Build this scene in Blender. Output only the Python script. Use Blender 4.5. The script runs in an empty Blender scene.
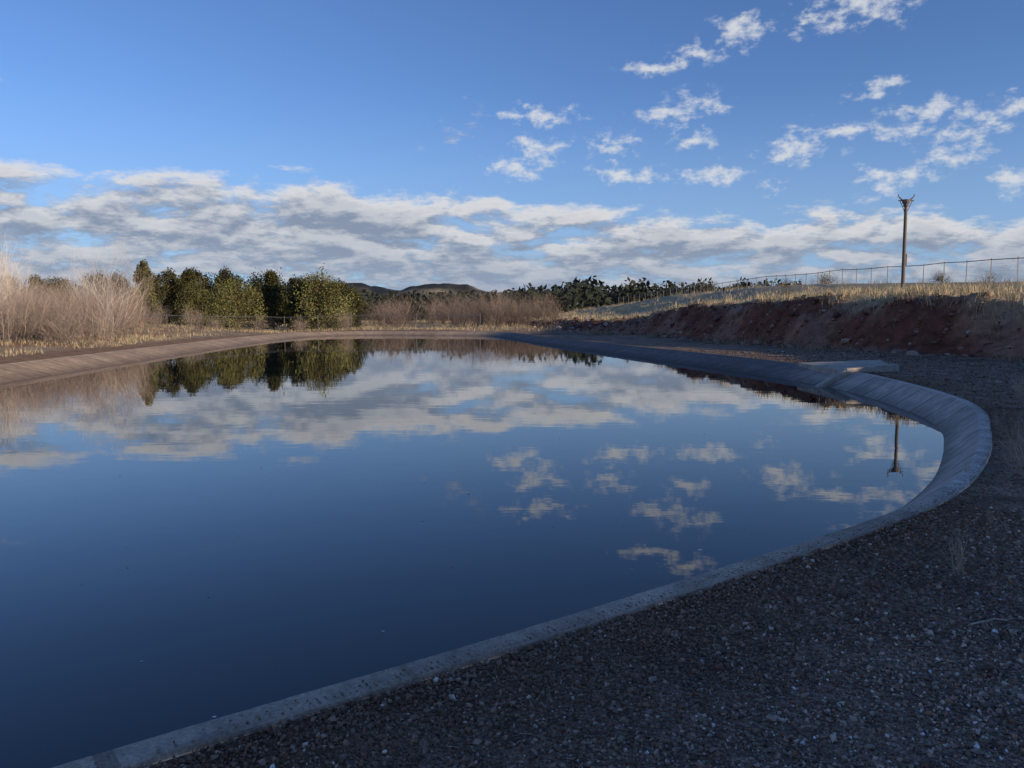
import bpy, math, random
import numpy as np
from mathutils import Vector
rng=np.random.default_rng(7); random.seed(7)
sc=bpy.context.scene
sc.view_settings.view_transform='Standard'; sc.view_settings.look='None'; sc.view_settings.exposure=0
COL=sc.collection
SUN_AZ=math.radians(122); SUN_EL=math.radians(9.5)

# terrain is drafted on a compact plan and then stretched northwards to its surveyed size
KC=.0084
def kf(y): return 1/(1-KC*np.clip(y,0,70))
def survey(V):
    V=np.asarray(V,dtype=float); k=kf(V[:,1])[:,None]; o=V*k
    o[:,2]+=.0143*np.maximum(0,o[:,1]-170)
    return o

# ------------------------------------------------------------ helpers
def mk(name,V,F,mat,col=None,smooth=False,uv=None,link=True,plan=True):
    if plan and link: V=survey(V)
    V=np.asarray(V,dtype=np.float32); F=np.asarray(F,dtype=np.int32)
    me=bpy.data.meshes.new(name); n=F.shape[1]
    me.vertices.add(len(V)); me.vertices.foreach_set('co',V.ravel())
    me.loops.add(F.size); me.loops.foreach_set('vertex_index',F.ravel())
    me.polygons.add(len(F)); me.polygons.foreach_set('loop_start',np.arange(0,F.size,n,dtype=np.int32))
    me.polygons.foreach_set('use_smooth',np.full(len(F),smooth,dtype=bool))
    me.update(calc_edges=True)
    if col is not None:
        a=me.color_attributes.new('col','FLOAT_COLOR','POINT')
        c=np.ones((len(V),4),dtype=np.float32); c[:,:3]=col
        a.data.foreach_set('color',c.ravel())
    if uv is not None:
        l=me.uv_layers.new(name='UVMap'); l.data.foreach_set('uv',np.asarray(uv,dtype=np.float32)[F.ravel()].ravel())
    me.materials.append(mat)
    if not link: return me
    o=bpy.data.objects.new(name,me); COL.objects.link(o); return o

def inst(name,me,loc,rz=0,s=(1,1,1)):
    k=float(kf(loc[1])); l=survey(np.array([loc]))[0]
    o=bpy.data.objects.new(name,me); COL.objects.link(o)
    o.location=l; o.rotation_euler=(0,0,rz); o.scale=(s[0]*k,s[1]*k,s[2]*k); return o

_perm=rng.random((512,512))
def vnoise(x,y):
    xi=np.floor(x).astype(int); yi=np.floor(y).astype(int); fx=x-xi; fy=y-yi
    fx=fx*fx*(3-2*fx); fy=fy*fy*(3-2*fy)
    a=_perm[xi%512,yi%512]; b=_perm[(xi+1)%512,yi%512]; c=_perm[xi%512,(yi+1)%512]; d=_perm[(xi+1)%512,(yi+1)%512]
    return (a*(1-fx)+b*fx)*(1-fy)+(c*(1-fx)+d*fx)*fy
def fbm(x,y,o=4):
    s=0;a=.5;t=0
    for i in range(o):
        s=s+a*vnoise(x*2**i+17*i,y*2**i+31*i); t+=a; a*=.5
    return s/t
def ss(x,a=0,b=1):
    t=np.clip((x-a)/(b-a),0,1); return t*t*(3-2*t)

def newmat(name):
    m=bpy.data.materials.new(name); m.use_nodes=True; nt=m.node_tree
    return m,nt,nt.nodes,nt.links,nt.nodes['Principled BSDF']
def vcolmat(name,rough=.9,noise_scale=3.0,amt=.35,spec=.2,detail=3):
    m,nt,N,L,P=newmat(name)
    at=N.new('ShaderNodeAttribute'); at.attribute_name='col'
    tc=N.new('ShaderNodeTexCoord')
    nz=N.new('ShaderNodeTexNoise'); nz.inputs['Scale'].default_value=noise_scale; nz.inputs['Detail'].default_value=detail
    L.new(tc.outputs['Object'],nz.inputs['Vector'])
    mr=N.new('ShaderNodeMapRange'); mr.inputs['From Min'].default_value=.3; mr.inputs['From Max'].default_value=.7
    mr.inputs['To Min'].default_value=1-amt; mr.inputs['To Max'].default_value=1+amt
    L.new(nz.outputs['Fac'],mr.inputs['Value'])
    vm=N.new('ShaderNodeVectorMath'); vm.operation='SCALE'
    L.new(at.outputs['Color'],vm.inputs[0]); L.new(mr.outputs['Result'],vm.inputs['Scale'])
    L.new(vm.outputs[0],P.inputs['Base Color'])
    P.inputs['Roughness'].default_value=rough; P.inputs['Specular IOR Level'].default_value=spec
    return m

# ------------------------------------------------------------ pond outline (x, y, wall run, colour r g b)
G=(.40,.325,.255); W=(.47,.43,.385); D=(.17,.15,.14); T=(.46,.33,.22)  # D: far-right lining, wet concrete with its shade put into the colour
ctrl=[(-1.43,2.81,.5,G),(-.06,3.80,.5,G),(1.44,4.94,.5,G),(3.09,6.25,.5,G),(4.28,7.45,.5,W),(5.48,9.1,.42,W),
(6.58,10.95,.40,W),(7.62,12.9,.45,W),(8.28,15.0,.5,W),(8.7,18.2,.6,W),(8.75,20.6,.8,W),(8.3,23.6,1.2,D),(6.75,28.6,1.2,D),(5.0,33.5,1.1,D),(3.3,38.5,1,D),
(1.6,43.8,1,D),(.4,48.4,1,D),(-1.2,50.9,1,T),(-5,51.8,1.1,T),(-10,51.9,1.1,T),(-13.2,49.5,1.1,T),(-14.3,43,1.1,T),(-14.6,35,1.1,T),
(-14.6,25,1.1,T),(-14.6,15,1.1,T),(-14.4,6,1,T),(-12.6,.6,.7,G),(-9,-1.3,.5,G),(-5,.15,.5,G)]
n=len(ctrl); A=np.array([[c[0],c[1],c[2],*c[3]] for c in ctrl])
pts=[]
SUB=44
for i in range(n):
    p0,p1,p2,p3=A[(i-1)%n],A[i],A[(i+1)%n],A[(i+2)%n]
    for k in range(SUB):
        t=k/SUB
        q=.5*((2*p1)+(-p0+p2)*t+(2*p0-5*p1+4*p2-p3)*t*t+(-p0+3*p1-3*p2+p3)*t**3)
        q[2:]=p1[2:]*(1-t)+p2[2:]*t
        pts.append(q)
PA=np.array(pts); NP=len(PA); P2=PA[:,:2]
def normals(P):
    tn=np.roll(P,-3,0)-np.roll(P,3,0); tn/=np.linalg.norm(tn,axis=1)[:,None]
    return np.stack([-tn[:,1],tn[:,0]],1)
NIN=normals(P2)
PW2=survey(np.concatenate([P2,np.zeros((NP,1))],1))[:,:2]; NW=normals(PW2)     # full-size outline
seg=np.linalg.norm(np.roll(PW2,-1,0)-PW2,axis=1); ARC=np.concatenate([[0],np.cumsum(seg)[:-1]])
def nearest(x,y,poly):
    X=np.stack([x,y],1); out=np.empty(len(x)); idx=np.empty(len(x),int)
    for s in range(0,len(x),20000):
        d=((X[s:s+20000,None,:]-poly[None])**2).sum(2); j=d.argmin(1); idx[s:s+20000]=j; out[s:s+20000]=np.sqrt(d[np.arange(len(j)),j])
    return out,idx

# ------------------------------------------------------------ earth bank line; out-of-view stretch by camera is added and raised to shade foreground
Bc=np.array([(-14,-24,4.4),(2,-19,4.8),(12,-15,5.0),(19,-7,5.0),(22.5,3,4.4),(21.5,13,3.0),(18.7,20.5,2.2),(16.3,25.5,1.95),(13,30,1.95),(9.8,37.5,1.95),(7.2,45,1.45),(4.2,54,.55),(-2,72,.15),(-8,100,.0),(-14,160,0)])
BL=[]
for i in range(len(Bc)-1):
    m=max(2,int(np.linalg.norm(Bc[i+1,:2]-Bc[i,:2])/.7))
    for k in range(m): BL.append(Bc[i]*(1-k/m)+Bc[i+1]*k/m)
BL=np.array(BL); bt=np.gradient(BL[:,:2],axis=0); bt/=np.linalg.norm(bt,axis=1)[:,None]
BR=np.stack([bt[:,1],-bt[:,0]],1)
def bank(x,y):
    d,j=nearest(x,y,BL[:,:2])
    v=np.stack([x,y],1)-BL[j,:2]
    t=np.where((v*BR[j]).sum(1)>=0,d,-d)
    return t,BL[j,2]
def height(x,y):
    x=np.atleast_1d(np.asarray(x,float)); y=np.atleast_1d(np.asarray(y,float))
    t,Hb=bank(x,y)
    r=x/np.maximum(y,1)
    zp=np.interp(r,[-.1,.0,.05,.135,.2,.3,.5,.64,1.2],[0,0,.4,1.75,2.7,3.45,3.3,3.05,3.4]); wy=ss(y,4,14); zp=zp*wy+5.2*(1-wy)  # ground beside and behind camera lifted, unseen, to keep sun off near gravel
    zp=zp*np.interp(np.hypot(x,y),[0,180,400,4000],[1,1,.6,.3])
    tw=t+ (fbm(x*.5,y*.5,4)-.5)*1.8*ss(t,-1,.5)
    z=Hb*ss(tw,0,2.6)+np.maximum(zp-Hb,0)*ss(t,2,24)
    z+= (fbm(x*1.3+9,y*1.3,4)-.5)*.85*ss(t,0,1)*(1-ss(t,3,8))
    R=np.hypot(x,y)
    z+=(fbm(x*.12,y*.12,4)-.5)*.5*ss(R,22,60)
    z+= .25*ss(-x,17,24)*ss(y,0,20)*(1-ss(R,50,90))
    z+=(fbm(x*2.5,y*2.5,3)-.5)*.05
    z+= 18*ss(R,500,1400)*ss(y,0,500)*np.interp(x/np.maximum(y,1),[-1.2,-.5,-.3,.05,.3,.8],[.9,.8,1,1,.7,.4])
    z+=(fbm(x*.004+3,y*.004,5)-.5)*20*ss(R,400,1500)
    z+=20*np.exp(-((x+300)/60)**2-((y-1500)/150)**2)+10*np.exp(-((x+90)/200)**2-((y-1480)/170)**2)+17*np.exp(-(((x+125)/62)**4)-((y-1500)/150)**2)
    z+=(fbm(x*.05,y*.03,3)-.5)*7*ss(R,700,1200)
    return z
def hz(x,y): return float(height([x],[y])[0])

# ------------------------------------------------------------ ground: one sheet, pond rim to horizon
C0=np.array([-3.,22.])
dv=P2-C0; dl=np.linalg.norm(dv,axis=1); dd=dv/dl[:,None]
rad=[0]; s=.06
while rad[-1]<4500: rad.append(rad[-1]+s); s=min(s*1.045,60 if rad[-1]<1800 else 400)
rad=np.array(rad); NR=len(rad)
gx=(P2[None,:,0]+dd[None,:,0]*rad[:,None]); gy=(P2[None,:,1]+dd[None,:,1]*rad[:,None])
fx=gx.ravel(); fy=gy.ravel(); gz=height(fx,fy)
drim=np.repeat(rad,NP)
gz=gz*ss(drim,0,1.2)+(-.012)*(1-ss(drim,0,.3))
GV=np.stack([fx,fy,gz],1)
i=np.arange(NP); i2=(i+1)%NP; Fs=[]
for k in range(NR-1):
    Fs.append(np.stack([k*NP+i,(k+1)*NP+i,(k+1)*NP+i2,k*NP+i2],1))
GF=np.concatenate(Fs)
t,Hb=bank(fx,fy); R=np.hypot(fx,fy)
def lerp(a,b,w): return a*(1-w[:,None])+np.array(b)*w[:,None]
c=np.tile(np.array([.25,.178,.13]),(len(fx),1))
n1=fbm(fx*.6,fy*.6,5); n2=fbm(fx*.09+5,fy*.09,4)
c=lerp(c,[.12,.085,.063],ss(drim,3,6)*ss(n1,.35,.6)*.8)
c=lerp(c,[.18,.10,.060],(1-ss(drim,.1,1.5))*ss(n1,.35,.6)*.8)
leftw=ss(-fx,10,15)+ss(fy,50,55)*ss(-fx,-3,2)+ss(fy,90,140); leftw=np.clip(leftw,0,1)
c=lerp(c,[.36,.215,.115],leftw)
c=lerp(c,[.46,.34,.20],leftw*ss(drim,1.5,3.5)*ss(n1,.3,.6))
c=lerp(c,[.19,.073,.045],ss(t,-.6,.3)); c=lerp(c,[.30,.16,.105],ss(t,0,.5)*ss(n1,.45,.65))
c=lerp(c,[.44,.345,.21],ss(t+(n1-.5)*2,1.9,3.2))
far=ss(R,110,260); c=lerp(c,[.030,.037,.038],far); c=lerp(c,[.12,.10,.065],far*ss(fbm(fx*.006,fy*.004+8,4),.56,.62))  # distance haze painted into the bluish dark base colour of far ground
rt=fx/np.maximum(fy,1)
c=lerp(c,[.30,.235,.145],np.exp(-((rt+.09)/.04)**2)*ss(fy,1180,1250)*(1-ss(fy,1330,1400)))
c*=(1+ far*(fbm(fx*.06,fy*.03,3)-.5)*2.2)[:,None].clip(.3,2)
m_ground,nt,N,L,P=newmat('ground_soil')
at=N.new('ShaderNodeAttribute'); at.attribute_name='col'
tc=N.new('ShaderNodeTexCoord')
vo=N.new('ShaderNodeTexVoronoi'); vo.inputs['Scale'].default_value=60; L.new(tc.outputs['Object'],vo.inputs['Vector'])
vo2=N.new('ShaderNodeTexNoise'); vo2.inputs['Scale'].default_value=1.6; vo2.inputs['Detail'].default_value=9; vo2.inputs['Roughness'].default_value=.65; L.new(tc.outputs['Object'],vo2.inputs['Vector'])
sep=N.new('ShaderNodeSeparateColor'); L.new(vo.outputs['Color'],sep.inputs[0])
mr=N.new('ShaderNodeMapRange'); mr.inputs['To Min'].default_value=.45; mr.inputs['To Max'].default_value=1.6; L.new(sep.outputs[0],mr.inputs['Value'])
mr2=N.new('ShaderNodeMapRange'); mr2.inputs['From Min'].default_value=.3; mr2.inputs['From Max'].default_value=.7; mr2.inputs['To Min'].default_value=.5; mr2.inputs['To Max'].default_value=1.5; L.new(vo2.outputs['Fac'],mr2.inputs['Value'])
mu=N.new('ShaderNodeMath'); mu.operation='MULTIPLY'; L.new(mr.outputs[0],mu.inputs[0]); L.new(mr2.outputs[0],mu.inputs[1])
vm=N.new('ShaderNodeVectorMath'); vm.operation='SCALE'; L.new(at.outputs['Color'],vm.inputs[0]); L.new(mu.outputs[0],vm.inputs['Scale'])
L.new(vm.outputs[0],P.inputs['Base Color']); P.inputs['Roughness'].default_value=.95; P.inputs['Specular IOR Level'].default_value=.15
bp=N.new('ShaderNodeBump'); bp.inputs['Distance'].default_value=.008; bp.invert=True; L.new(vo.outputs['Distance'],bp.inputs['Height'])
bp2=N.new('ShaderNodeBump'); bp2.inputs['Distance'].default_value=.14; bp2.inputs['Strength'].default_value=.8; L.new(vo2.outputs['Fac'],bp2.inputs['Height']); L.new(bp2.outputs[0],bp.inputs['Normal'])
L.new(bp.outputs[0],P.inputs['Normal'])
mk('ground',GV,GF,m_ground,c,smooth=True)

# ------------------------------------------------------------ concrete lining + kerb
WATER=-.40
rows=[]; colr=[]; uvs=[]
rr=PA[:,2]*kf(P2[:,1]); cc=PA[:,3:6]
edge=(fbm(ARC*3,ARC*0+2,4)-.5)
slope=lambda z:(.02-z)/(.42)
kw=np.interp(kf(P2[:,1]),[1,2],[1,1.5])
prof=[(0+0*rr,-.2+0*rr,0),(0+.03*edge,.012+.012*edge,0),(.012+.03*edge,.022+.006*edge,.02),(.14*kw,.024+.006*edge,.15),(.16*kw+.014*edge,.012+0*rr,.2)]
for z in (-.06,-.2,-.34,-.44,-.8,-1.5): prof.append((.165*kw+rr*slope(z),z+0*rr,.2+slope(z)*1.0))
for off,z,v in prof:
    p=PW2+NW*np.asarray(off)[:,None]
    rows.append(np.stack([p[:,0],p[:,1],z],1)); uvs.append(np.stack([ARC,np.full(NP,v)],1))
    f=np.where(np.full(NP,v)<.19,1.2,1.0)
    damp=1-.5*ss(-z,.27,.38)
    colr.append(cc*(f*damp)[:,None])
V=np.concatenate(rows); uv=np.concatenate(uvs); cv=np.concatenate(colr)
Fs=[np.stack([k*NP+i,k*NP+i2,(k+1)*NP+i2,(k+1)*NP+i],1) for k in range(len(rows)-1)]
mc,nt,N,L,P=newmat('concrete_lining')
at=N.new('ShaderNodeAttribute'); at.attribute_name='col'
tc=N.new('ShaderNodeTexCoord'); sx=N.new('ShaderNodeSeparateXYZ'); L.new(tc.outputs['UV'],sx.inputs[0])
def MA(op,a,b=None,N=N,L=L):
    q=N.new('ShaderNodeMath'); q.operation=op
    for k,v in enumerate((a,b)):
        if v is None: continue
        if isinstance(v,(int,float)): q.inputs[k].default_value=v
        else: L.new(v,q.inputs[k])
    return q.outputs[0]
u=MA('DIVIDE',sx.outputs[0],1.25); fr=MA('FRACT',u); dj=MA('MINIMUM',fr,MA('SUBTRACT',1.0,fr))
jm=N.new('ShaderNodeMapRange'); jm.inputs['From Min'].default_value=.010; jm.inputs['From Max'].default_value=.026; jm.inputs['To Min'].default_value=.22; L.new(dj,jm.inputs['Value'])
jk=MA('MAXIMUM',jm.outputs[0],MA('MULTIPLY',MA('LESS_THAN',sx.outputs[1],.19),.85))
wn=N.new('ShaderNodeTexWhiteNoise'); wn.noise_dimensions='1D'; L.new(MA('FLOOR',u),wn.inputs['W'])
pv=N.new('ShaderNodeMapRange'); pv.inputs['To Min'].default_value=.84; pv.inputs['To Max'].default_value=1.16; L.new(wn.outputs['Value'],pv.inputs['Value'])
nz=N.new('ShaderNodeTexNoise'); nz.inputs['Scale'].default_value=3; nz.inputs['Detail'].default_value=9; nz.inputs['Roughness'].default_value=.7; L.new(tc.outputs['Object'],nz.inputs['Vector'])
nv=N.new('ShaderNodeMapRange'); nv.inputs['From Min'].default_value=.3; nv.inputs['From Max'].default_value=.7; nv.inputs['To Min'].default_value=.6; nv.inputs['To Max'].default_value=1.3; L.new(nz.outputs['Fac'],nv.inputs['Value'])
n3=N.new('ShaderNodeTexNoise'); n3.inputs['Scale'].default_value=60; n3.inputs['Detail'].default_value=4; L.new(tc.outputs['Object'],n3.inputs['Vector'])
nv3=N.new('ShaderNodeMapRange'); nv3.inputs['From Min'].default_value=.3; nv3.inputs['From Max'].default_value=.7; nv3.inputs['To Min'].default_value=.75; nv3.inputs['To Max'].default_value=1.25; L.new(n3.outputs['Fac'],nv3.inputs['Value'])
k=MA('MULTIPLY',MA('MULTIPLY',jk,pv.outputs[0]),MA('MULTIPLY',nv.outputs[0],nv3.outputs[0]))
vm=N.new('ShaderNodeVectorMath'); vm.operation='SCALE'; L.new(at.outputs['Color'],vm.inputs[0]); L.new(k,vm.inputs['Scale']); L.new(vm.outputs[0],P.inputs['Base Color'])
P.inputs['Roughness'].default_value=.85; P.inputs['Specular IOR Level'].default_value=.3
bp=N.new('ShaderNodeBump'); bp.inputs['Distance'].default_value=.01; L.new(k,bp.inputs['Height']); L.new(bp.outputs[0],P.inputs['Normal'])
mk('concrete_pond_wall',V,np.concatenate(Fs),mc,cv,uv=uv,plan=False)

# ------------------------------------------------------------ water
ws=PW2+NW*.24
cw_=ws.mean(0)
WV=np.concatenate([np.stack([ws[:,0],ws[:,1],np.full(NP,WATER)],1),[[cw_[0],cw_[1],WATER]]])
WF=np.stack([i,i2,np.full(NP,NP)],1)
mw,nt,N,L,P=newmat('water_surface')
P.inputs['Base Color'].default_value=(.006,.009,.013,1); P.inputs['Roughness'].default_value=.0; P.inputs['IOR'].default_value=1.45
tc=N.new('ShaderNodeTexCoord'); mp=N.new('ShaderNodeMapping'); mp.inputs['Scale'].default_value=(.7,1.6,1); L.new(tc.outputs['Object'],mp.inputs['Vector'])
w1=N.new('ShaderNodeTexNoise'); w1.inputs['Scale'].default_value=.9; w1.inputs['Detail'].default_value=3; L.new(mp.outputs[0],w1.inputs['Vector'])
b1=N.new('ShaderNodeBump'); b1.inputs['Distance'].default_value=.0016; L.new(w1.outputs['Fac'],b1.inputs['Height'])
L.new(b1.outputs[0],P.inputs['Normal'])
mk('water',WV,WF,mw,smooth=False,plan=False)

# ------------------------------------------------------------ concrete spillway
import bmesh
def sv(p): return tuple(survey(np.array([p],float))[0])
def prism(bm,top,thick):
    top=[sv(p) for p in top]
    a=[bm.verts.new(p) for p in top]; b=[bm.verts.new((p[0],p[1],p[2]-thick)) for p in top]
    m=len(top)
    bm.faces.new(a); bm.faces.new(b[::-1])
    for q in range(m): bm.faces.new((a[q],b[q],b[(q+1)%m],a[(q+1)%m]))
m_con2,nt,N,L,P=newmat('spillway_concrete')
nz=N.new('ShaderNodeTexNoise'); nz.inputs['Scale'].default_value=4; nz.inputs['Detail'].default_value=9; cr=N.new('ShaderNodeValToRGB')
cr.color_ramp.elements[0].position=.3; cr.color_ramp.elements[0].color=(.26,.23,.195,1); cr.color_ramp.elements[1].position=.7; cr.color_ramp.elements[1].color=(.5,.455,.39,1)
tc=N.new('ShaderNodeTexCoord'); L.new(tc.outputs['Object'],nz.inputs['Vector']); L.new(nz.outputs['Fac'],cr.inputs[0]); L.new(cr.outputs[0],P.inputs['Base Color']); P.inputs['Roughness'].default_value=.9
bm=bmesh.new()
prism(bm,[(8.35,20.3,.06),(9.9,20.9,.13),(10.5,22.9,.15),(8.15,22.9,.06)],.3)
prism(bm,[(8.40,20.10,.11),(10.0,20.7,.19),(9.97,20.88,.19),(8.37,20.28,.11)],.4)
prism(bm,[(8.42,20.12,.11),(8.40,20.29,.11),(7.35,20.05,-.46),(7.38,19.9,-.46)],.3)
me=bpy.data.meshes.new('concrete_spillway'); bm.normal_update(); bm.to_mesh(me); me.materials.append(m_con2)
o=bpy.data.objects.new('concrete_spillway',me); COL.objects.link(o)
bv=o.modifiers.new('b','BEVEL'); bv.width=.02; bv.segments=2

# ------------------------------------------------------------ gravel
ico=[]; ph=(1+5**.5)/2
for a in (-1,1):
    for b in (-ph,ph): ico+= [(0,a,b),(a,b,0),(b,0,a)]
ico=np.array(ico,float); ico/=np.linalg.norm(ico[0])
from itertools import combinations
el=min(np.linalg.norm(ico[a]-ico[b]) for a,b in combinations(range(12),2))
icf=[]
for a,b,c3 in combinations(range(12),3):
    if all(abs(np.linalg.norm(ico[p]-ico[q])-el)<.01 for p,q in((a,b),(b,c3),(a,c3))):
        nn=np.cross(ico[b]-ico[a],ico[c3]-ico[a]); icf.append((a,b,c3) if nn@ico[a]>0 else (a,c3,b))
icf=np.array(icf)
octv=np.array([(1,0,0),(0,1,0),(-1,0,0),(0,-1,0),(0,0,1),(0,0,-1)],float)
octf=np.array([(0,1,4),(1,2,4),(2,3,4),(3,0,4),(1,0,5),(2,1,5),(3,2,5),(0,3,5)])
def rotm(k):
    q=rng.normal(size=(k,4)); q/=np.linalg.norm(q,axis=1)[:,None]; w,x,y,z=q.T
    return np.stack([1-2*(y*y+z*z),2*(x*y-z*w),2*(x*z+y*w),2*(x*y+z*w),1-2*(x*x+z*z),2*(y*z-x*w),2*(x*z-y*w),2*(y*z+x*w),1-2*(x*x+y*y)],1).reshape(k,3,3)
def stones(name,pos,size,cols,bv,bf,mat,flat=.7,plan=True):
    k=len(pos); m=len(bv)
    B=bv[None]*rng.uniform(.72,1.25,(k,m,1))*rng.uniform(.65,1.3,(k,1,3))
    B=np.einsum('kij,kmj->kmi',rotm(k),B); B[:,:,2]*=flat
    Vv=(B*size[:,None,None]+pos[:,None,:]).reshape(-1,3)
    Ff=(bf[None]+np.arange(k)[:,None,None]*m).reshape(-1,3)
    return mk(name,Vv,Ff,mat,np.repeat(cols,m,0),plan=plan)
def samp(K,y0,y1,power,pad=.8):
    u=rng.random(K); y=(y0**power+u*(y1**power-y0**power))**(1/power)
    x=rng.uniform(-1,1,K)*(.68*y+pad)
    d,j=nearest(x,y,P2[::2]); j=j*2
    v=np.stack([x,y],1)-P2[j]; outside=(v*NIN[j]).sum(1)<-.015
    return x[outside],y[outside],d[outside]
PAL=np.array([[.085,.062,.047],[.13,.095,.072],[.18,.14,.11],[.26,.212,.17],[.16,.087,.053],[.50,.44,.37],[.058,.047,.040]])*2.2
PW=np.array([.22,.24,.20,.12,.11,.03,.08])
m_st=vcolmat('gravel_stone',rough=.8,noise_scale=40,amt=.25,spec=.3,detail=1)
def gcols(d,k):
    cl=PAL[rng.choice(len(PAL),k,p=PW)]*rng.uniform(.6,1.25,(k,1))
    w=(1-ss(d+rng.normal(0,.3,k),.2,1.7))*.65
    return np.minimum(cl*(1-w[:,None])+np.array([.20,.108,.062])*w[:,None]*rng.uniform(.45,1.5,(k,1)),.75)
x,y,d=samp(150000,1.7,6.5,.9); dist=np.hypot(x,y)
size=rng.lognormal(math.log(.0054),.42,len(x))*np.interp(dist,[2,7],[.95,1.5]); z=height(x,y)*ss(d,0,1.2)+size*.35
patch=.65+.7*fbm(x*1.1,y*1.1,4)
stones('gravel',np.stack([x,y,z],1),size,gcols(d,len(x))*patch[:,None],octv,octf,m_st,.9)
x,y,d=samp(7000,1.7,8,1,.8); size=rng.lognormal(math.log(.0095),.3,len(x)); z=height(x,y)*ss(d,0,1.2)+size*.35
stones('loose_stones',np.stack([x,y,z],1),size,gcols(d,len(x)),ico,icf,m_st)
x,y,d=samp(80000,6,30,1.0,pad=3); dist=np.hypot(x,y)
kp=(bank(x,y)[0]<0)&(x>0)&(dist>6); x,y,d,dist=x[kp],y[kp],d[kp],dist[kp]
size=rng.lognormal(math.log(.0095),.4,len(x))*np.interp(dist,[6,30],[1,2.0]); z=height(x,y)*ss(d,0,1.2)+size*.2
stones('gravel_scatter',np.stack([x,y,z],1),size,gcols(d,len(x))*np.interp(dist,[8,20],[1,.55])[:,None],octv,octf,m_st)
j=rng.integers(0,NP,6000); j=j[(P2[j,1]<16)&(P2[j,0]>-3)]
off=np.abs(rng.normal(0,.045,len(j))); p=PW2[j]+NW[j]*off[:,None]; size=rng.uniform(.002,.007,len(j))
stones('kerb_grit',np.stack([p[:,0],p[:,1],.024+size*.4],1),size,gcols(off*0+.5,len(j)),octv,octf,m_st,plan=False)
# bank rocks
K=7000; j=rng.integers(int(len(BL)*.3),len(BL)-90,K); tt=rng.uniform(-.8,3.0,K); p=BL[j,:2]+BR[j]*tt[:,None]
size=rng.lognormal(math.log(.045),.65,K)
m_rock=vcolmat('bank_rock',rough=.9,noise_scale=8,amt=.3)
rc=np.array([[.21,.10,.07],[.28,.165,.12],[.13,.065,.05],[.36,.27,.21]])[rng.integers(0,4,K)]*rng.uniform(.6,1.2,(K,1))
stones('bank_rocks',np.stack([p[:,0],p[:,1],height(p[:,0],p[:,1])+size*.1],1),size,rc,ico,icf,m_rock)

# ------------------------------------------------------------ grass
m_grass=vcolmat('dry_grass_blade',rough=.9,noise_scale=1.0,amt=.25,detail=1)
def blades(name,x,y,hgt,wid,cols,lean=.35):
    k=len(x); z=height(x,y)
    a=rng.uniform(0,2*math.pi,k); ca,sa=np.cos(a),np.sin(a)
    l=rng.normal(0,lean,(k,2))*hgt[:,None]
    b=np.stack([x,y,z-.01],1); w=np.stack([ca*wid,sa*wid,0*wid],1)
    mid=b+np.stack([l[:,0]*.35,l[:,1]*.35,hgt*.6],1); tip=b+np.stack([l[:,0],l[:,1],hgt],1)
    Vv=np.stack([b-w,b+w,mid+w*.7,mid-w*.7,tip+w*.1,tip-w*.1],1).reshape(-1,3)
    F0=np.array([[0,1,2,3],[3,2,4,5]])
    Ff=(F0[None]+np.arange(k)[:,None,None]*6).reshape(-1,4)
    return mk(name,Vv,Ff,m_grass,np.repeat(cols,6,0))
def tuftpos(cx,cy,per,spread):
    k=len(cx); return (cx[:,None]+rng.normal(0,spread,(k,per))).ravel(),(cy[:,None]+rng.normal(0,spread,(k,per))).ravel()
def gcol(k,base=(.56,.45,.29)): 
    cl=np.array(base)*rng.uniform(.55,1.3,(k,1)); g=rng.random(k)<.12; cl[g]*=np.array([.55,.7,.5]); return cl
K=5600; j=rng.integers(int(len(BL)*.33),len(BL)-30,K); tt=2.0+rng.exponential(5.5,K); p=BL[j,:2]+BR[j]*tt[:,None]
keep=fbm(p[:,0]*.35,p[:,1]*.35,3)>.40; p=p[keep]; x,y=tuftpos(p[:,0],p[:,1],13,.18); 
blades('dry_grass',x,y,rng.uniform(.12,.46,len(x)),rng.uniform(.005,.011,len(x)),gcol(len(x)))
K=1500; j=rng.integers(int(len(BL)*.33),len(BL)-60,K); tt=np.where(rng.random(K)<.5,rng.normal(-.9,.55,K),rng.uniform(0,2.5,K)); p=BL[j,:2]+BR[j]*tt[:,None]
keep=fbm(p[:,0]*.5+7,p[:,1]*.5,3)>.5; p=p[keep]; x,y=tuftpos(p[:,0],p[:,1],14,.12)
blades('bank_foot_grass',x,y,rng.uniform(.08,.3,len(x)),rng.uniform(.005,.010,len(x)),gcol(len(x),(.36,.28,.19)))
K=24000; x=rng.uniform(-55,14,K); y=rng.uniform(14,95,K); d,jj=nearest(x,y,P2[::6]); v=np.stack([x,y],1)-P2[::6][jj]; out=(v*NIN[::6][jj]).sum(1)<0
tb,_=bank(x,y)
keep=out&(d>2.0)&(tb<2)&((x<-14)|(y>54))&(fbm(x*.3,y*.3,3)>.40); x,y=tuftpos(x[keep],y[keep],8,.22)
blades('verge_grass',x,y,rng.uniform(.06,.25,len(x)),rng.uniform(.004,.009,len(x)),gcol(len(x),(.52,.41,.26)))

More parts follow.
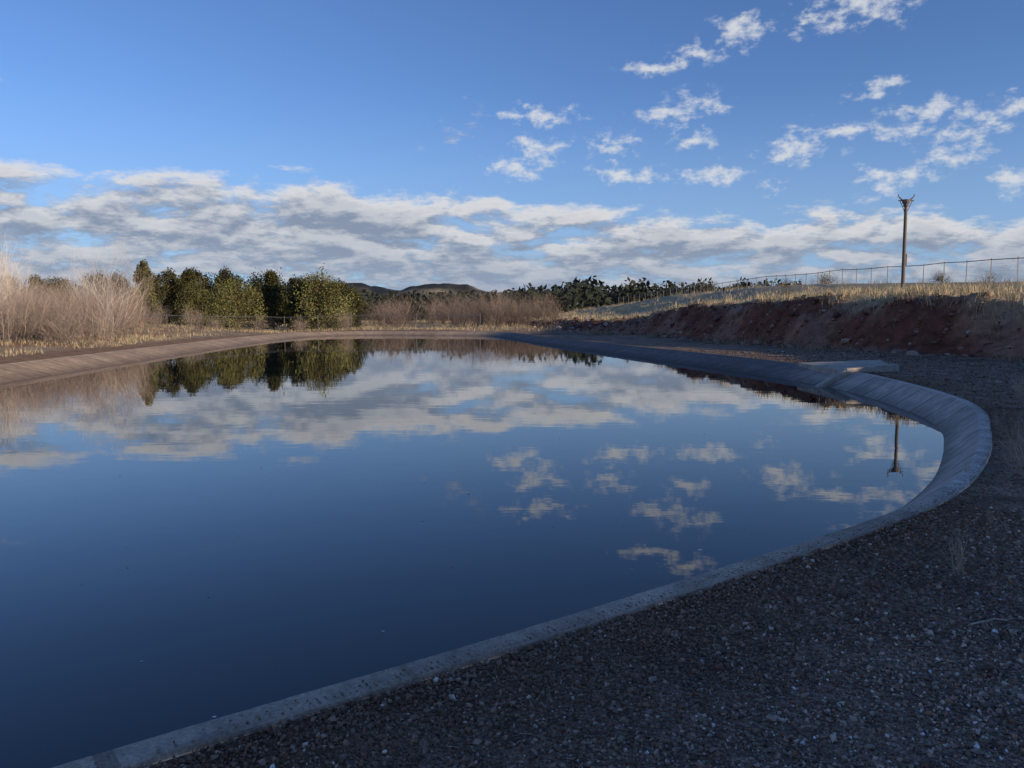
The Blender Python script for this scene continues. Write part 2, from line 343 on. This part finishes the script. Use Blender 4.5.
# ------------------------------------------------------------ branches
def tubes(segs):
    S=np.array([[*a,*b,r0,r1] for a,b,r0,r1 in segs],float)
    a=S[:,0:3]; b=S[:,3:6]; d=b-a; d/=np.linalg.norm(d,axis=1)[:,None]+1e-9
    up=np.where(np.abs(d[:,2:3])>.9,np.array([[1.,0,0]]),np.array([[0,0,1.]])); u=np.cross(d,up); u/=np.linalg.norm(u,axis=1)[:,None]; w=np.cross(d,u)
    Vs=[]
    for base,r in ((a,S[:,6]),(b,S[:,7])):
        for k in range(3):
            an=2*math.pi*k/3; Vs.append(base+(u*math.cos(an)+w*math.sin(an))*r[:,None])
    Vv=np.stack(Vs,1).reshape(-1,3)
    F0=np.array([[0,1,4,3],[1,2,5,4],[2,0,3,5]])
    return Vv,(F0[None]+np.arange(len(S))[:,None,None]*6).reshape(-1,4)
def grow(segs,p,d,l,r,lev,maxlev,spread,upb):
    nseg=3
    for q in range(nseg):
        d=(d+Vector((random.gauss(0,.12),random.gauss(0,.12),random.gauss(upb,.08)))).normalized()
        e=p+d*l/nseg; r2=r*(.82 if q<nseg-1 else .7)
        segs.append((tuple(p),tuple(e),r,r2)); 
        if lev<maxlev:
            for _ in range(2 if lev>0 else 3):
                nd=(d+Vector((random.gauss(0,spread),random.gauss(0,spread),random.gauss(.1,spread*.5)))).normalized()
                if random.random()<.8: grow(segs,p.lerp(e,random.uniform(.3,1)),nd,l*random.uniform(.5,.72),r2*.62,lev+1,maxlev,spread,upb)
        p=e; r=r2
m_bark=vcolmat('bare_twig',rough=.9,noise_scale=6,amt=.2,detail=1)
def shrub_mesh(name,h,w,stems,cols,rad=.022,maxlev=2,spread=.5):
    segs=[]
    for _ in range(stems):
        a=random.uniform(0,6.28); rr_=random.uniform(0,.25)*w
        d=Vector((math.cos(a)*w/h*.6*random.random(),math.sin(a)*w/h*.6*random.random(),1)).normalized()
        grow(segs,Vector((math.cos(a)*rr_,math.sin(a)*rr_,-.05)),d,h*random.uniform(.5,.8),rad*random.uniform(.6,1),0,maxlev,spread,.03)
    Vv,Ff=tubes(segs); hh=Vv[:,2:3]/h
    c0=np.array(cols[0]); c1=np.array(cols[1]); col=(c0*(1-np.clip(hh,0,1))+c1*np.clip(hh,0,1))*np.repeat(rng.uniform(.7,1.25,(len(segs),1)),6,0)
    return mk(name,Vv,Ff,m_bark,col,link=False)
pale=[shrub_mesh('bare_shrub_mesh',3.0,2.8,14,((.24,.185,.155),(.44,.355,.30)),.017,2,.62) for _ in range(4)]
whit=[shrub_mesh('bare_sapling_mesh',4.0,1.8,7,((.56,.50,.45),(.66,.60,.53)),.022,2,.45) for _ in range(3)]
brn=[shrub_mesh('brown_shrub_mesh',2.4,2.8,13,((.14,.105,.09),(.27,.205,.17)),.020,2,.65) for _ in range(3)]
def put(name,me,x,y,s,sz=None): inst(name,me,(x,y,hz(x,y)),random.uniform(0,6.28),(s,s,sz or s))
for k in range(56):
    y=random.uniform(33,48); x=-y*random.uniform(.465,.74)
    put('bare_shrub',random.choice(pale if random.random()<.7 else brn),x,y,random.uniform(.75,1.15),random.uniform(.6,1.15)*(y/42)**.8)
for x,y,s in ((-22.9,36,.95),(-20.2,39.5,1.0),(-19.8,40,1.15),(-25.5,42,1.1),(-24,37,1.0),(-21,40,.95),(-23.6,36.5,1.15),(-27,41,1.1),(-28,44,1.2)): put('bare_sapling',random.choice(whit),x,y,s*.9,s)
for k in range(12):
    y=random.uniform(48,53); x=-y*random.uniform(.22,.44)
    if y<52.5 and x>-15.5: y+=5; 
    put('bare_shrub',random.choice(pale+brn),x,y,random.uniform(.3,.55))
for k in range(34):
    y=random.uniform(58,72); x=y*random.uniform(-.15,.055); put('bare_tree',random.choice(brn+pale[:1]),x,y,random.uniform(.7,1.2),random.uniform(.6,1.1))
for k in range(10):
    y=random.uniform(60,75); x=y*random.uniform(-.22,-.13); put('bare_shrub',random.choice(brn),x,y,random.uniform(.5,.8))

# ------------------------------------------------------------ junipers
m_leaf=vcolmat('juniper_foliage',rough=.85,noise_scale=2.5,amt=.25,detail=1)
def leafquads(c,size):
    k=len(c); Rm=rotm(k); s=size[:,None]
    u=Rm[:,:,0]*s; w=Rm[:,:,1]*s*.55
    return np.stack([c-u,c-w*.9,c+u,c+w],1).reshape(-1,3),np.arange(4*k).reshape(k,4)
def juniper(h,w,conic,seed,tone=1.0,nl=9000):
    r=np.random.default_rng(seed); segs=[]
    top=h*.8; prev=Vector((0,0,-.1))
    for q in range(6):
        e=Vector((r.normal(0,.05)*h*.2,r.normal(0,.05)*h*.2,top*(q+1)/6)); segs.append((tuple(prev),tuple(e),.17*(1-q/7)*h/4,.17*(1-(q+1)/7)*h/4)); prev=e
    cl=[]; ncl=46
    for q in range(ncl):
        f=(q+.5)/ncl; zc=h*(.08+.84*f); 
        prof=(1-f)**.75*1.15 if conic else math.sqrt(max(0,1-(2*f-.8)**2/1.5))
        prof=min(prof,1)*w*.5; a=r.uniform(0,6.28); rd=prof*r.uniform(.45,1.05)
        cc_=np.array([math.cos(a)*rd,math.sin(a)*rd,zc+r.normal(0,.15)]); sz=(.11+.11*r.random())*w*(.7 if f>.8 else 1)
        cl.append((cc_,sz,r.uniform(.55,1.3))); segs.append(((0,0,max(.2,zc-.35*rd-.2)),tuple(cc_),.035*h/4,.01))
    for q in range(8): cl.append((np.array([r.normal(0,.05)*w,r.normal(0,.05)*w,h*(.4+.07*q)]),.14*w,.6))
    Vt,Ft=tubes(segs); Ct=np.tile(np.array([.14,.10,.075]),(len(Vt),1))
    per=nl//len(cl); cs=[];sz=[];co=[]
    for cc_,s_,tn in cl:
        g=r.normal(0,1,(per,3)); g/=np.linalg.norm(g,axis=1)[:,None]; g*=(r.random((per,1))**.45)*1.1*s_; g[:,2]*=1.15
        g[:,2]+=np.abs(r.normal(0,.08,per))*s_*3
        p=cc_+g; p[:,2]=np.maximum(p[:,2],.05)
        cs.append(p); sz.append(r.uniform(.045,.10,per)*h/4)
        base=np.array([.085,.092,.036])*tn*tone; hi=r.random((per,1))**2
        co.append(base*(1-hi*.4)+np.array([.25,.195,.06])*tone*hi*.5)
    cs=np.concatenate(cs); Vl,Fl=leafquads(cs,np.concatenate(sz))
    V_=np.concatenate([Vt,Vl]); F_=np.concatenate([Ft,Fl+len(Vt)]); C_=np.concatenate([Ct,np.repeat(np.concatenate(co),4,0)])
    return V_,F_,C_
def putj(x,y,h,w,conic,seed,tone=1.0,nl=8000,name='juniper_tree'):
    V_,F_,C_=juniper(h,w,conic,seed,tone,nl); me=mk(name,V_,F_,m_leaf,C_,link=False); inst(name,me,(x,y,hz(x,y)))
JL=[(-26.8,59,4.6,2.0,1,1),(-25.7,60,3.9,2.6,0,.6),(-24.4,61,4.1,2.9,1,.55),(-23.2,59.5,3.0,2.8,0,1.1),(-22.2,63,3.9,3.2,0,.5),(-20.6,60,3.4,3.7,0,1.4),
(-18.7,63,4.5,3.0,1,.65),(-17.2,65,3.9,3.2,0,.5),(-16.3,62,3.9,2.8,0,.8),(-15.5,64,3.6,2.6,0,.55),(-14.2,61,3.9,3.8,0,1.4),(-13.0,64,3.1,2.6,0,.8),(-28.2,62,3.8,3.0,0,.6),
(-31,63,3.8,3.2,0,.6),(-34,66,4.0,3.4,0,.6),(-37,66,3.8,3.4,0,.6),(-40,68,4.0,3.4,0,.6),(-23.6,67,4.4,3.6,0,.45),(-20.6,68,4.3,3.8,0,.45),(-43,69,3.9,3.4,0,.6),(-26.6,67,4.4,3.4,0,.45),(-17.4,69,4.1,3.8,0,.45),(-14.6,68,3.9,3.2,0,.45)]
for q,(x,y,h,w,cn,tn) in enumerate(JL): putj(x*.93,y*.93,h*.95,w*.95,cn,100+q,tn)
for q,(x,y,h,w) in enumerate([(34,88,1.7,3.0),(46,78,1.6,3),(33,62,.9,1.7),(28,72,.9,1.6),(30,57,.6,1.3),(24.5,100,1.6,3),(39,60,.8,2.0),(21,62,.7,1.4),(17,50,.5,1.1)]): putj(x,y,h,w,0,300+q,.9,2500)

# distant woodland mass
K=6400; ang=rng.uniform(-.62,.36,K); y=rng.uniform(80,560,K); x=ang*y
kp=((y>120)|(ang<.04))&~((ang>.1)&(y<200)); x,y,ang=x[kp],y[kp],ang[kp]; K=len(x)
hh=rng.uniform(2.6,5.0,K)*np.interp(y,[80,140,520],[.75,1.05,1.5])*np.interp(ang,[-.3,-.22,-.03,.03,.12,.3],[1,.92,.92,1.1,1.25,1.1]); ww=hh*rng.uniform(.9,1.6,K); zz=height(x,y)-.3; per=40
g=rng.normal(0,1,(K,per,3)); g/=np.linalg.norm(g,axis=2)[:,:,None]; g*=rng.random((K,per,1))**.4
c=np.stack([x[:,None]+g[:,:,0]*ww[:,None]*.5*(1-.35*g[:,:,2]),y[:,None]+g[:,:,1]*ww[:,None]*.5,zz[:,None]+hh[:,None]*(.5+.5*g[:,:,2])],2).reshape(-1,3)
sz=np.repeat(hh*.105,per)*rng.uniform(.6,1.3,K*per)
Vl,Fl=leafquads(c,sz)
tone=np.repeat(rng.uniform(.5,1.3,K),per)*rng.uniform(.7,1.3,K*per); ct=np.array([.042,.050,.038])*tone[:,None]
mk('distant_trees',Vl,Fl,m_leaf,np.repeat(ct,4,0))

# ------------------------------------------------------------ fences
m_metal,nt,N,L,P=newmat('galvanised_steel'); P.inputs['Metallic'].default_value=.3; P.inputs['Roughness'].default_value=.6
nz=N.new('ShaderNodeTexNoise'); nz.inputs['Scale'].default_value=3; cr=N.new('ShaderNodeValToRGB'); cr.color_ramp.elements[0].color=(.10,.095,.095,1); cr.color_ramp.elements[1].color=(.25,.25,.25,1); L.new(nz.outputs['Fac'],cr.inputs[0]); L.new(cr.outputs[0],P.inputs['Base Color'])
def fence(name,line,h,step,post_r,rail_r,mesh_gap,mesh_r):
    L_=np.array(line,float); sl=np.linalg.norm(np.diff(L_,axis=0),axis=1); cum=np.concatenate([[0],np.cumsum(sl)])
    def at_(s_): return np.interp(s_,cum,L_[:,0]),np.interp(s_,cum,L_[:,1])
    S_=np.arange(0,cum[-1],step); X,Y=at_(S_); Z=height(X,Y); segs=[]
    for a in range(len(S_)):
        segs.append(((X[a],Y[a],Z[a]-.1),(X[a]+random.gauss(0,.015),Y[a],Z[a]+h+.1),post_r,post_r*.95))
        if a+1<len(S_):
            for hh_,r_ in ((h,rail_r),(h*.5,mesh_r*1.3),(.06,mesh_r*1.3)):
                segs.append(((X[a],Y[a],Z[a]+hh_),(X[a+1],Y[a+1],Z[a+1]+hh_),r_,r_))
            m=int(step/mesh_gap)
            for q in range(m):
                for dq in (1,-1):
                    f0=q/m; f1=f0+dq*h/step
                    if 0<=f1<=1:
                        segs.append(((X[a]+(X[a+1]-X[a])*f0,Y[a]+(Y[a+1]-Y[a])*f0,Z[a]+(Z[a+1]-Z[a])*f0+.06),(X[a]+(X[a+1]-X[a])*f1,Y[a]+(Y[a+1]-Y[a])*f1,Z[a]+(Z[a+1]-Z[a])*f1+h),mesh_r,mesh_r))
    Vv,Ff=tubes(segs); return mk(name,Vv,Ff,m_metal)
fence('chain_link_fence',[(44,38),(36,44.5),(32,50.5),(30.8,69),(29.4,90),(25,125),(19.5,150)],1.5,2.6,.046,.034,.12,.0025)
fence('chain_link_fence',[(-21.5,20),(-20.8,35),(-20,46),(-15.6,53.5),(-8,55.5),(-2,56)],1.0,2.2,.03,.022,.12,.0017)

# ------------------------------------------------------------ utility pole
def tube(bm,a,b,r0,r1,nseg=12):
    a=Vector(a);b=Vector(b);d=(b-a).normalized(); u=d.orthogonal().normalized(); w=d.cross(u)
    A_=[bm.verts.new(a+(u*math.cos(6.28318*k/nseg)+w*math.sin(6.28318*k/nseg))*r0) for k in range(nseg)]
    B_=[bm.verts.new(b+(u*math.cos(6.28318*k/nseg)+w*math.sin(6.28318*k/nseg))*r1) for k in range(nseg)]
    for k in range(nseg): bm.faces.new((A_[k],A_[(k+1)%nseg],B_[(k+1)%nseg],B_[k]))
    bm.faces.new(A_[::-1]); bm.faces.new(B_)
px,py=23.2,48.; pz=hz(px,py)
bm=bmesh.new()
tube(bm,(0,0,-.3),(0,0,4.95),.11,.09,16)
tube(bm,(0,0,4.80),(0,0,5.0),.15,.15,16)
tube(bm,(0,0,5.0),(0,0,5.22),.22,.22,12)
for s_ in (-1,1):
    prev=(s_*.05,0,5.05)
    for q in range(1,6):
        f=q/5; e=(s_*(.10+.38*f),0,5.08+.30*f+.05*f*f); tube(bm,prev,e,.075-.008*q,.067-.008*q,8); prev=e
    tube(bm,prev,(s_*.46,0,5.55),.03,.02,8)
    tube(bm,(s_*.05,0,4.45),(s_*.36,0,5.12),.02,.02,6)
tube(bm,(-.46,0,5.16),(.46,0,5.16),.04,.04,8)
tube(bm,(.13,0,1.3),(.13,0,2.0),.06,.06,8)
me=bpy.data.meshes.new('utility_pole'); bm.to_mesh(me)
m_wood,nt,N,L,P=newmat('weathered_wood'); tc=N.new('ShaderNodeTexCoord'); mp=N.new('ShaderNodeMapping'); mp.inputs['Scale'].default_value=(12,12,1)
nz=N.new('ShaderNodeTexNoise'); nz.inputs['Scale'].default_value=3; nz.inputs['Detail'].default_value=6; cr=N.new('ShaderNodeValToRGB'); cr.color_ramp.elements[0].color=(.08,.065,.06,1); cr.color_ramp.elements[1].color=(.22,.185,.16,1)
L.new(tc.outputs['Object'],mp.inputs[0]); L.new(mp.outputs[0],nz.inputs['Vector']); L.new(nz.outputs['Fac'],cr.inputs[0]); L.new(cr.outputs[0],P.inputs['Base Color']); P.inputs['Roughness'].default_value=.9
me.materials.append(m_wood); ps=(8.2-pz)/5.55; inst('utility_pole',me,(px,py,pz),0,(ps,ps,ps))

# ------------------------------------------------------------ small near plants, stick, floating bits
wd=shrub_mesh('dry_weed_mesh',.36,.26,7,((.5,.4,.28),(.85,.68,.48)),.0034,1,.45)
put('dry_weed',wd,2.82,5.0,.9); put('dry_weed',wd,3.7,6.1,.4); put('dry_weed',wd,4.6,8.0,.5); put('dry_weed',wd,5.2,8.0,.6)
tw=shrub_mesh('twiggy_weed_mesh',.7,.8,9,((.36,.27,.2),(.75,.58,.42)),.005,2,.5)
put('twiggy_weed',tw,4.95,7.6,.95); put('twiggy_weed',tw,5.6,8.6,.8); put('twiggy_weed',tw,8.2,12.6,.7); put('twiggy_weed',tw,9.3,14.6,.7)
segs=[]; p=Vector((2.42,4.12,.02))
for q in range(5):
    e=p+Vector((.055,.02+random.gauss(0,.015),random.gauss(0,.006))); segs.append((tuple(p),tuple(e),.006-.0008*q,.0055-.0008*q)); p=e
    if q==2: segs.append((tuple(p),(p.x+.03,p.y-.05,p.z+.01),.004,.002))
for _ in range(420):   # twig litter
    yy_=random.uniform(2.6,8.5); xx_=random.uniform(-.1,.68)*yy_
    dd_,jj_=nearest(np.array([xx_]),np.array([yy_]),P2[::3]); jj_=jj_[0]*3
    if (np.array([xx_,yy_])-P2[jj_])@NIN[jj_]>-.03: continue
    a_=random.uniform(0,6.28); l_=random.uniform(.015,.06)
    segs.append(((xx_,yy_,.022),(xx_+math.cos(a_)*l_,yy_+math.sin(a_)*l_,.022+random.uniform(0,.01)),.0014,.0008))
Vv,Ff=tubes(segs); mk('stick_litter',Vv,Ff,m_bark,np.tile([.55,.42,.32],(len(Vv),1)))
K=70; yy=rng.uniform(4,16,K)**1.0; xx=rng.uniform(-.6,.35,K)*yy; d,jj=nearest(xx,yy,PW2[::4]); v=np.stack([xx,yy],1)-PW2[::4][jj]; kp=((v*NW[::4][jj]).sum(1)>.9); xx,yy=xx[kp],yy[kp]
size=rng.uniform(.006,.014,len(xx)); size[0]=.03
stones('floating_debris',np.stack([xx,yy,np.full(len(xx),WATER+.002)],1),size,np.array([.8,.76,.7])*rng.uniform(.5,1.1,(len(xx),1)),octv,octf,m_st,flat=.2,plan=False)

# ------------------------------------------------------------ sky
wld=bpy.data.worlds.new('World'); sc.world=wld; wld.use_nodes=True; nt=wld.node_tree; N=nt.nodes; L=nt.links; N.clear()
STR=.14
out=N.new('ShaderNodeOutputWorld'); bg=N.new('ShaderNodeBackground'); bg.inputs['Strength'].default_value=STR; L.new(bg.outputs[0],out.inputs[0])
sky=N.new('ShaderNodeTexSky'); sky.sky_type='NISHITA'; sky.sun_disc=False; sky.sun_elevation=SUN_EL; sky.sun_rotation=SUN_AZ; sky.altitude=1500; sky.air_density=1.0; sky.dust_density=.3; sky.ozone_density=2.0
def set_(sock,v):
    if isinstance(v,(int,float)): sock.default_value=v
    elif isinstance(v,tuple): sock.default_value=v
    else: L.new(v,sock)
def M(op,a,b=None,c=None,clamp=False):
    q=N.new('ShaderNodeMath'); q.operation=op; q.use_clamp=clamp
    for k,v in enumerate((a,b,c)):
        if v is not None: set_(q.inputs[k],v)
    return q.outputs[0]
def VM(op,a,b=None,c=None):
    q=N.new('ShaderNodeVectorMath'); q.operation=op
    for k,v in enumerate((a,b,c)):
        if v is not None: set_(q.inputs[k],v)
    return q.outputs['Value'] if op=='LENGTH' else q.outputs[0]
def SS(v,a,b,lo=0.,hi=1.):
    q=N.new('ShaderNodeMapRange'); q.interpolation_type='SMOOTHSTEP'; set_(q.inputs['Value'],v); set_(q.inputs['From Min'],a); set_(q.inputs['From Max'],b); q.inputs['To Min'].default_value=lo; q.inputs['To Max'].default_value=hi; return q.outputs[0]
def XYZ(x,y,z=0.):
    q=N.new('ShaderNodeCombineXYZ'); set_(q.inputs[0],x); set_(q.inputs[1],y); set_(q.inputs[2],z); return q.outputs[0]
def NZ(v,scale,detail=6,rough=.55,dist=0.):
    q=N.new('ShaderNodeTexNoise'); q.noise_dimensions='2D'; L.new(v,q.inputs['Vector']); q.inputs['Scale'].default_value=scale; q.inputs['Detail'].default_value=detail; q.inputs['Roughness'].default_value=rough; q.inputs['Distortion'].default_value=dist; return q
def MIX(f,a,b):
    q=N.new('ShaderNodeMix'); q.data_type='RGBA'; set_(q.inputs[0],f); set_(q.inputs[6],a); set_(q.inputs[7],b); return q.outputs[2]
tc=N.new('ShaderNodeTexCoord'); dirv=VM('NORMALIZE',tc.outputs['Generated']); sp=N.new('ShaderNodeSeparateXYZ'); L.new(dirv,sp.inputs[0]); X,Y,Z=sp.outputs
az=M('MULTIPLY',M('ARCTAN2',X,Y),57.2958); elr=M('MULTIPLY',M('ARCSINE',Z),57.2958)
elv=M('SUBTRACT',elr,.8)
Zc=M('MAXIMUM',Z,0.0)
def plane(dz):
    zz=M('ADD',Zc,.22+dz); return XYZ(M('DIVIDE',X,zz),M('DIVIDE',Y,zz),.3)
topline=M('SUBTRACT',7.3,M('MULTIPLY',az,.055))
bigN=NZ(plane(0.),1.15,3,.55).outputs['Fac']
def deck(dz):
    a=NZ(plane(dz),4.0,7,.64,.1).outputs['Fac']
    e=M('ADD',elv,dz*57.3)
    band=SS(M('SUBTRACT',topline,e),-1.5,1.3)
    return M('ADD',M('ADD',a,M('MULTIPLY',M('SUBTRACT',bigN,.5),.62)),M('MULTIPLY_ADD',band,.46,-.33))
d0=deck(0.); d1=deck(.013)
deckop=SS(d0,.38,.62)
lit=SS(M('SUBTRACT',d0,d1),-.14,.20)
thick=SS(d0,.54,.84)
wn=NZ(XYZ(M('MULTIPLY',az,.55),M('MULTIPLY',elv,1.0)),.55,4,.62)
cw=N.new('ShaderNodeSeparateColor'); L.new(wn.outputs['Color'],cw.inputs[0])
wa=M('ADD',az,M('MULTIPLY',M('SUBTRACT',cw.outputs[0],.5),4.6)); we=M('ADD',elv,M('MULTIPLY',M('SUBTRACT',cw.outputs[1],.5),2.4))
cvv=XYZ(wa,we)
BL_=[(10,15.7,2.2,.55),(12.6,16.5,1.9,.6),(15.6,17.5,1.8,.8),(23,17.9,2.8,.9),(19.7,18.0,.8,.7),(1.5,13,2.6,.55),(2.2,10.7,1.6,.8),(.4,9.5,1.3,.7),(6.6,11,1.6,.8),(10.8,12.9,1.8,.9),
(14,13.1,1.0,.6),(12.6,11,1.5,.6),(8.7,8.9,3.0,.55),(14,8.8,1.7,.6),(19,10,1.7,.7),(17.5,7.8,.9,.5),(23.7,13.5,1.5,.5),(26.6,11.8,1.5,.7),(21.5,11.2,2.3,.45),(25.2,10.7,1.9,.6),
(28.4,9,1.6,.8),(25.2,7.9,1.7,.7),(31,11.4,2.2,.5),(29.4,10.2,1.6,.5),(32,7.3,1.4,.7),(38,12,3,1),(43,16,4,1.2),(36,8.5,2,.8)]
dm=None
for a,e,sa,se in BL_:
    ln=VM('LENGTH',VM('MULTIPLY_ADD',cvv,(1/sa,1/se,0),(-a/sa,-e/se,0)))
    dm=ln if dm is None else M('MINIMUM',dm,ln)
pn=NZ(XYZ(M('MULTIPLY',az,.6),elv,2.),1.3,5,.66).outputs['Fac']
pd=M('ADD',M('SUBTRACT',1.0,dm),M('MULTIPLY',M('SUBTRACT',pn,.5),3.8))
puff=M('MULTIPLY',SS(pd,-.4,1.4),.86)
puff=M('MULTIPLY',puff,SS(dm,2.2,1.0))
K_=1/STR
tint=VM('MULTIPLY',sky.outputs[0],(.76,.91,1.28))
low=SS(elv,15.,1.); skyc=MIX(M('MULTIPLY',low,.6),tint,(.29*K_,.44*K_,.68*K_,1))
deckc=MIX(lit,(.24*K_,.29*K_,.39*K_,1),(.72*K_,.715*K_,.725*K_,1))
deckc=MIX(M('MULTIPLY',thick,.35),deckc,(.23*K_,.28*K_,.38*K_,1))
haze=SS(elv,5.5,0.2); deckc=MIX(M('MULTIPLY',haze,.62),deckc,(.30*K_,.37*K_,.50*K_,1))
c1=MIX(M('MULTIPLY',deckop,.94),skyc,deckc)
c2=MIX(puff,c1,(.70*K_,.72*K_,.75*K_,1))
L.new(c2,bg.inputs['Color'])

# ------------------------------------------------------------ sun + camera
S=Vector((math.cos(SUN_EL)*math.sin(SUN_AZ),math.cos(SUN_EL)*math.cos(SUN_AZ),math.sin(SUN_EL)))
sl=bpy.data.lights.new('sun','SUN'); sl.energy=5.0; sl.angle=math.radians(.5); sl.color=(1,.80,.56)
so=bpy.data.objects.new('sun',sl); COL.objects.link(so); so.rotation_euler=S.to_track_quat('Z','Y').to_euler(); so.location=(40,-20,30)
cam=bpy.data.cameras.new('camera'); co=bpy.data.objects.new('camera',cam); COL.objects.link(co); sc.camera=co
cam.sensor_width=36; cam.lens=803/1024*36; cam.clip_end=30000; cam.clip_start=.05
co.location=(0,0,1.7); co.rotation_euler=(math.radians(90-4.8),0,0)
